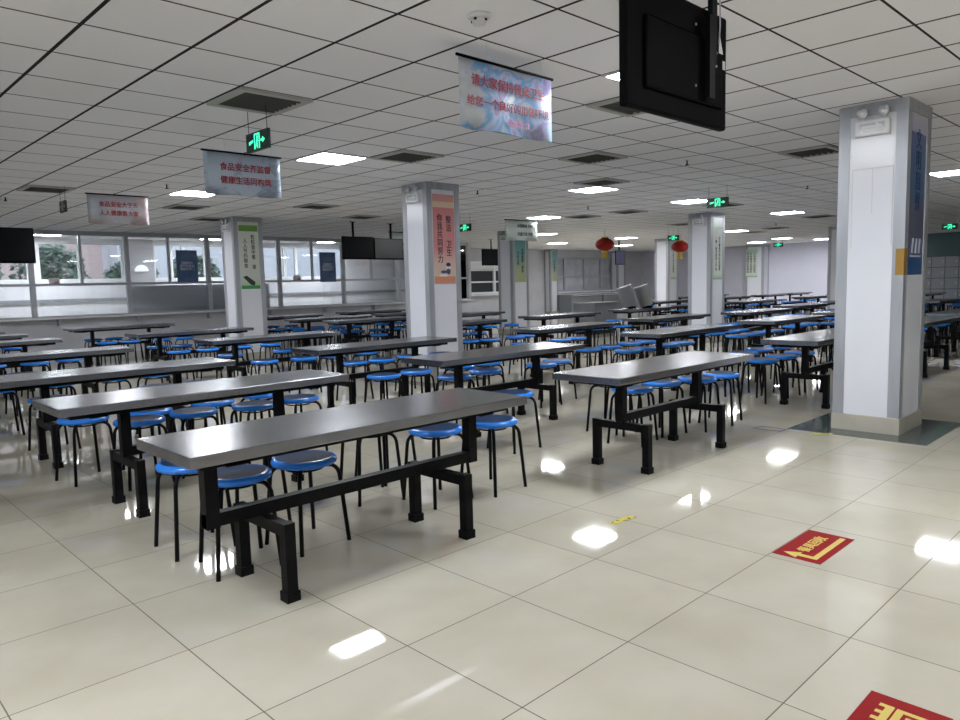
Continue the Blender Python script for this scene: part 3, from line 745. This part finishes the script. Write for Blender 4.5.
# ------------------------------------------------------------------ tables
def make_table(px_=.54, pw=.03, be=.56):
    t = thing('canteen_table', 'x', 'table', (0, 0, 0), 0, 'steel-topped canteen tables')
    k = MB(); k.bx(-.975, .975, -.29, .29, .688, .737, M['steel'], .004); k.build('table_top', t)
    b = M['black_metal']
    k = MB(); k.bx(-be, be, -.026, .026, .35, .41, b); k.build('beam', t)
    k = MB(); k.bx(-.9, .9, -.2, -.16, .655, .688, b); k.bx(-.9, .9, .16, .2, .655, .688, b); k.bx(-.79, -.69, -.2, .2, .648, .688, b); k.bx(.69, .79, -.2, .2, .648, .688, b); k.build('under_frame', t)
    for s in (-1, 1):
        k = MB(); k.bx(s * px_ - pw, s * px_ + pw, -.03, .03, .345, .66, b); k.build('post', t)
        k = MB(); k.bx(s * .54 - .024, s * .54 + .024, -.2, .2, .295, .35, b); k.build('crossbar', t)
        for q in (-1, 1):
            k = MB(); k.bx(s * .54 - .026, s * .54 + .026, q * .22 - .026, q * .22 + .026, .0, .355, b); k.bx(s * .54 - .033, s * .54 + .033, q * .22 - .033, q * .22 + .033, 0, .045, b); k.build('leg', t)
    return t
NEAR = make_table(.785, .03, .815)
T0 = make_table(); T0K = kids_of(T0)
LINES = [
 (2.09, [3.07, 4.86, 6.72, 9.35, 12.3, 14.3, 15.9]),
 (5.05, [3.07, 4.94, 6.9, 9.45, 12.15, 15.6]),
 (8.55, [3.1, 5.0, 6.92, 9.5, 12.4, 14.1, 16.2]),
 (11.45, [3.0, 4.9, 6.95, 9.55, 12.2, 14.3, 16.6]),
 (14.25, [3.1, 4.9, 6.5, 9.55]),
 (17.2, [3.1, 4.9, 6.9, 9.5]),
 (20.1, [3.1, 4.9, 6.9, 9.5, 12.2]),
 (24.3, [3.1, 4.9, 6.9, 9.5, 12.2, 14.6]),
 (27.2, [4.9, 6.9, 9.5, 12.2, 14.6]),
 (29.6, [9.5, 12.2])]
LN = ['frontmost line', 'second line', 'third line', 'fourth line', 'fifth line', 'sixth line', 'seventh line', 'eighth line', 'ninth line', 'rearmost line']
OV = {(1, 0): 4.95, (2, 0): 8.35, (2, 3): 8.68, (2, 4): 8.9, (2, 5): 9.0, (3, 3): 11.6, (3, 6): 11.95, (4, 2): 14.0, (4, 3): 14.6, (2, 6): 9.0}
TAB = []
for li, (x, ys) in enumerate(LINES):
    for ti, y in enumerate(ys):
        xx = OV.get((li, ti), x)
        lab = 'steel-topped canteen table, %s from the aisle in the %s of tables' % (ORD[ti], LN[li])
        if (li, ti) == (0, 0): lab = 'largest steel-topped canteen table, standing nearest the camera'
        if (li, ti) == (1, 0): lab = 'steel-topped canteen table left of the widest pillar, four stools along it'
        if li == ti == 0: NEAR.location = (xx, y, 0); NEAR['label'] = lab
        elif (li, ti) == (0, 1): T0.location = (xx, y, 0); T0['label'] = lab
        else: copy_thing(T0, T0K, (xx, y, 0), random.uniform(-.006, .006), lab)
        TAB.append((li, ti, xx, y))

# ------------------------------------------------------------------ stools
def seat_prof(): return [(0, .474), (.12, .475), (.148, .479), (.163, .476), (.173, .467), (.176, .456), (.172, .446), (.158, .439), (0, .439)]
def leg_pts(a, n=5):
    c, s = math.cos(a), math.sin(a); pts = [(.05, .428), (.132, .428)]
    for k in range(1, n + 1):
        t = PI / 2 * k / n; pts.append((.132 + .055 * math.sin(t), .428 - .07 * (1 - math.cos(t))))
    pts.append((.222, 0.))
    return [(r * c, r * s, z) for r, z in pts]
def make_stool():
    t = thing('round_stool', 'x', 'stool', (0, 0, 0), 0, 'blue round stools')
    MB().lathe(seat_prof(), M['blue'], n=32).build('seat', t)
    MB().lathe([(0, .4772), (.125, .4778), (.143, .4802), (.148, .479)], M['seat_top'], n=32).build('seat_pad', t)
    for k in range(4): MB().tube(leg_pts(PI / 4 + k * PI / 2), .0115, M['black_metal'], 8).build('leg', t)
    MB().tube([(.10 * math.cos(a), .10 * math.sin(a), .418) for a in [i * PI / 12 for i in range(24)]], .006, M['black_metal'], 6, closed=True).build('ring', t)
    return t
S0 = make_stool(); S0K = kids_of(S0)
def simple_stool_mb(mb, n=12):
    mb.lathe([(0, .477), (.163, .477), (.176, .458), (.163, .440), (0, .440)], M['blue'], n=n)
    mb.lathe([(0, .4785), (.145, .4785), (.147, .477)], M['seat_top'], n=n)
    for k in range(4):
        p = leg_pts(PI / 4 + k * PI / 2, 2)
        mb.tube(p, .0115, M['black_metal'], 5, cap=False)
    return mb
SIMPLE = simple_stool_mb(MB()).mesh('round_stool')
# camera, for choosing how much of each stool shows
CAMP = Vector((0, 0, 1.378)); F = 728.11
R_ = Vector((.7158072, -.6978379, -.0253426)); U_ = Vector((.0898962, .0560996, .9943699)); D_ = Vector((.6924873, .7140554, -.1028895))
def pix(p):
    d = Vector(p) - CAMP; z = d.dot(D_)
    return (480 + F * d.dot(R_) / z, 360 - F * d.dot(U_) / z, z) if z > .1 else (9e9, 9e9, z)
BACK = {(0, 0): [(1.60, 3.43), (2.0, 3.45), (3.0, 3.52), (3.42, 3.43)],
        (0, 1): [(1.85, 5.47), (2.26, 5.5), (2.72, 5.42), (3.13, 5.45)],
        (1, 0): [(5.22, 3.52), (5.70, 3.54), (6.1, 3.4), (6.5, 3.38)],
        (1, 1): [(4.9, 5.42), (5.42, 5.5), (6.2, 5.4), (6.6, 5.5)],
        (1, 2): [(5.1, 7.5), (5.5, 7.45), (6.0, 7.5), (6.45, 7.4)]}
FRONT = {(0, 0): [], (0, 1): [(1.55, 3.86), (2.75, 3.9), (3.1, 4.2), (1.98, 4.02)], (1, 0): [], (1, 1): [(5.12, 3.86), (5.5, 3.95), (6.0, 4.1), (4.4, 4.15)]}
stools = []
for li, ti, x, y in TAB:
    n = len(LINES[li][1])
    rb = random.Random(li * 100 + ti)
    pts = BACK.get((li, ti)) or [(x + o + rb.uniform(-.06, .06), y + .53 + rb.uniform(-.04, .05)) for o in (-.42, .0, .52, .98)]
    for q, p in enumerate(sorted(pts)): stools.append((p, li, ti, 'behind', q))
    if (li, ti) in FRONT: pts = FRONT[(li, ti)]
    elif ti == 0: pts = []
    else: pts = [(x + o + rb.uniform(-.06, .06), y - .82 + rb.uniform(-.07, .07)) for o in (-.5, -.05, .5, .95)]
    for q, p in enumerate(sorted(pts)): stools.append((p, li, ti, 'before', q))
keep = []
for s in stools:
    u, v, z = pix((s[0][0], s[0][1], .4))
    if s[0][0] > 29.9 or s[0][0] > 29.2 and s[0][1] < 9 or z < .1 or u < -25 or u > 985 or v > 740: continue
    if any(a - .25 < s[0][0] < a + .9 and b__ - .25 < s[0][1] < b__ + .8 for a, b__ in (P_BIG, P2, P1, P3, P5, P6, P8)): continue
    keep.append((z, s))
keep.sort(key=lambda q: q[0])
placed = []
uq = []
for z, s in keep:       # drop the ones that would stand inside another stool
    if any((s[0][0] - p[0]) ** 2 + (s[0][1] - p[1]) ** 2 < .395 ** 2 for p in placed): continue
    placed.append(s[0]); uq.append((z, s))
far = MB(); nfar = 0
for n, (z, (p, li, ti, side, q)) in enumerate(uq):
    if z < 16 or n < 110:
        lab = 'blue round stool, %s of those %s the %s table of the %s' % (ORD[q], side, ORD[ti], LN[li])
    else: lab = 'small blue stool, %s of those %s the %s table of the %s' % (ORD[q], side, ORD[ti], LN[li])
    rz = random.uniform(-.2, .2)
    loc = (p[0], p[1], 0)
    if n == 0: S0.location = loc; S0.rotation_euler = (0, 0, rz); S0['label'] = lab
    elif n < 130: copy_thing(S0, S0K, loc, rz, lab)
    elif n < 300:
        o = bpy.data.objects.new('round_stool', SIMPLE); COL.objects.link(o); o.location = loc; o.rotation_euler = (0, 0, rz)
        tag(o, lab, 'stool', 'blue round stools')
    else:
        b4 = len(far.bm.verts); far.bm.verts.ensure_lookup_table()
        sub = MB(); sub.mats = far.mats; simple_stool_mb(sub, 8)
        me = sub.mesh('tmp'); me.transform(Matrix.Translation(loc) @ Matrix.Rotation(rz, 4, 'Z'))
        far.bm.from_mesh(me); bpy.data.meshes.remove(me); nfar += 1
print('stools', len(uq), 'far', nfar)
if nfar:
    o = far.build('round_stool'); tag(o, 'blue stools under the farthest tables close to the far lavender wall', 'stool', kind='stuff')

# ------------------------------------------------------------------ serving side
sc_ = thing('steel_counter', 'grey steel serving counter behind the tables before the serving windows', 'counter', (15.9, 11.9, 0))
MB().bx(-.5, .5, -.35, .35, .1, .80, M['grey_steel'], .006).build('cabinet', sc_)
MB().bx(-.53, .53, -.38, .38, .80, .83, M['grey_steel'], .004).build('counter_top', sc_)
MB().bx(-.46, .46, -.3, .3, 0, .1, M['dark']).build('toe_kick', sc_)
for x, lab in ((25.9, 'long steel tray counter under the serving windows, half nearer the corner step'), (28.2, 'long steel tray counter under the serving windows, half nearer the far wall')):
    c = thing('tray_counter', lab, 'counter', (x, YS - .75, 0), 0, 'steel tray counters')
    MB().bx(-1.1, 1.1, -.35, .35, .05, .84, M['grey_steel']).build('cabinet', c)
    MB().bx(-1.15, 1.15, -.4, .4, .84, .88, M['bright_steel']).build('counter_top', c)
    for s in (-1, 0, 1): MB().tube([(-1.1, -.5 - .06 * s, .80), (1.1, -.5 - .06 * s, .80)], .014, M['bright_steel'], 8).build('tray_rail', c)
# tilted steel buckets standing on a table
for k, (bx_, by_, lab) in enumerate(((14.2, 9.62, 'tilted shiny steel bucket on a far table, nearer the serving windows'), (14.62, 9.45, 'tilted shiny steel bucket on a far table, nearer the far pillar'))):
    b_ = thing('steel_bucket', lab, 'bucket', (bx_, by_, .745), 0, 'tilted steel buckets')
    tilt = Matrix.Rotation(-math.radians(17), 4, Vector((D_.x, D_.y, 0)))
    MB().lathe([(0, .06), (.15, .06), (.17, .52), (.178, .52), (.178, .535), (.165, .535), (.148, .08), (0, .08)], M['bright_steel'], n=28, M4=tilt).build('bucket_body', b_)
    MB().lathe([(0, 0), (.12, 0), (.13, .05), (0, .05)], M['black_plastic'], n=16).build('stand', b_)
for x, z, lab in ((4.6, 1.645, 'small pink and white carton on the window rail near the hanging television'), (10.68, 1.645, 'small pale carton on the window rail right of the green poster pillar')):
    c = MB(); c.bx(-.1, .1, -.04, .03, 0, .12, M['card'], .004); c = c.build('carton'); c.location = (x, YW - .0, z); tag(c, lab, 'box', 'cartons on the window rail')

# lockers on the far side beyond the widest pillar
struct(MB().bx(30.6, 30.75, -3, 8.6, 0, H, M['teal_wall']).build('wall_right'))
lk = thing('locker_bank', 'grey-blue bank of square lockers beyond the widest pillar', 'lockers', (30.0, 5.0, 0))
MB().bx(0, .5, 0, 3.4, 0, 1.98, M['locker_gap']).build('locker_body', lk)
for c in range(8):
    for r in range(5):
        d = MB().bx(-.012, 0, .02 + c * .422, .42 + c * .422, .05 + r * .385, .415 + r * .385, M['locker'], .004).build('door', lk)
        MB().bx(-.03, -.012, .07 + c * .422, .09 + c * .422, .2 + r * .385, .29 + r * .385, M['bright_steel']).build('handle', d)

# ------------------------------------------------------------------ light from outside and camera
wd = bpy.data.worlds.new('overcast'); scene.world = wd; wd.use_nodes = True
bg = wd.node_tree.nodes['Background']; bg.inputs[0].default_value = (.80, .86, .95, 1); bg.inputs[1].default_value = 2.4

cam = bpy.data.cameras.new('camera'); co = bpy.data.objects.new('camera', cam); COL.objects.link(co)
cam.sensor_fit = 'HORIZONTAL'; cam.sensor_width = 36.; cam.lens = F / 960 * 36.; cam.clip_end = 300
mw = Matrix((R_, U_, -D_)).transposed().to_4x4(); mw.translation = CAMP; co.matrix_world = mw
scene.camera = co
vs = scene.view_settings
vs.view_transform = 'Standard'; vs.look = 'None'; vs.gamma = 1.; vs.use_curve_mapping = False; vs.exposure = .45
scene.cycles.max_bounces = 8; scene.cycles.diffuse_bounces = 5; scene.cycles.transparent_max_bounces = 10
scene.cycles.sample_clamp_indirect = 6.
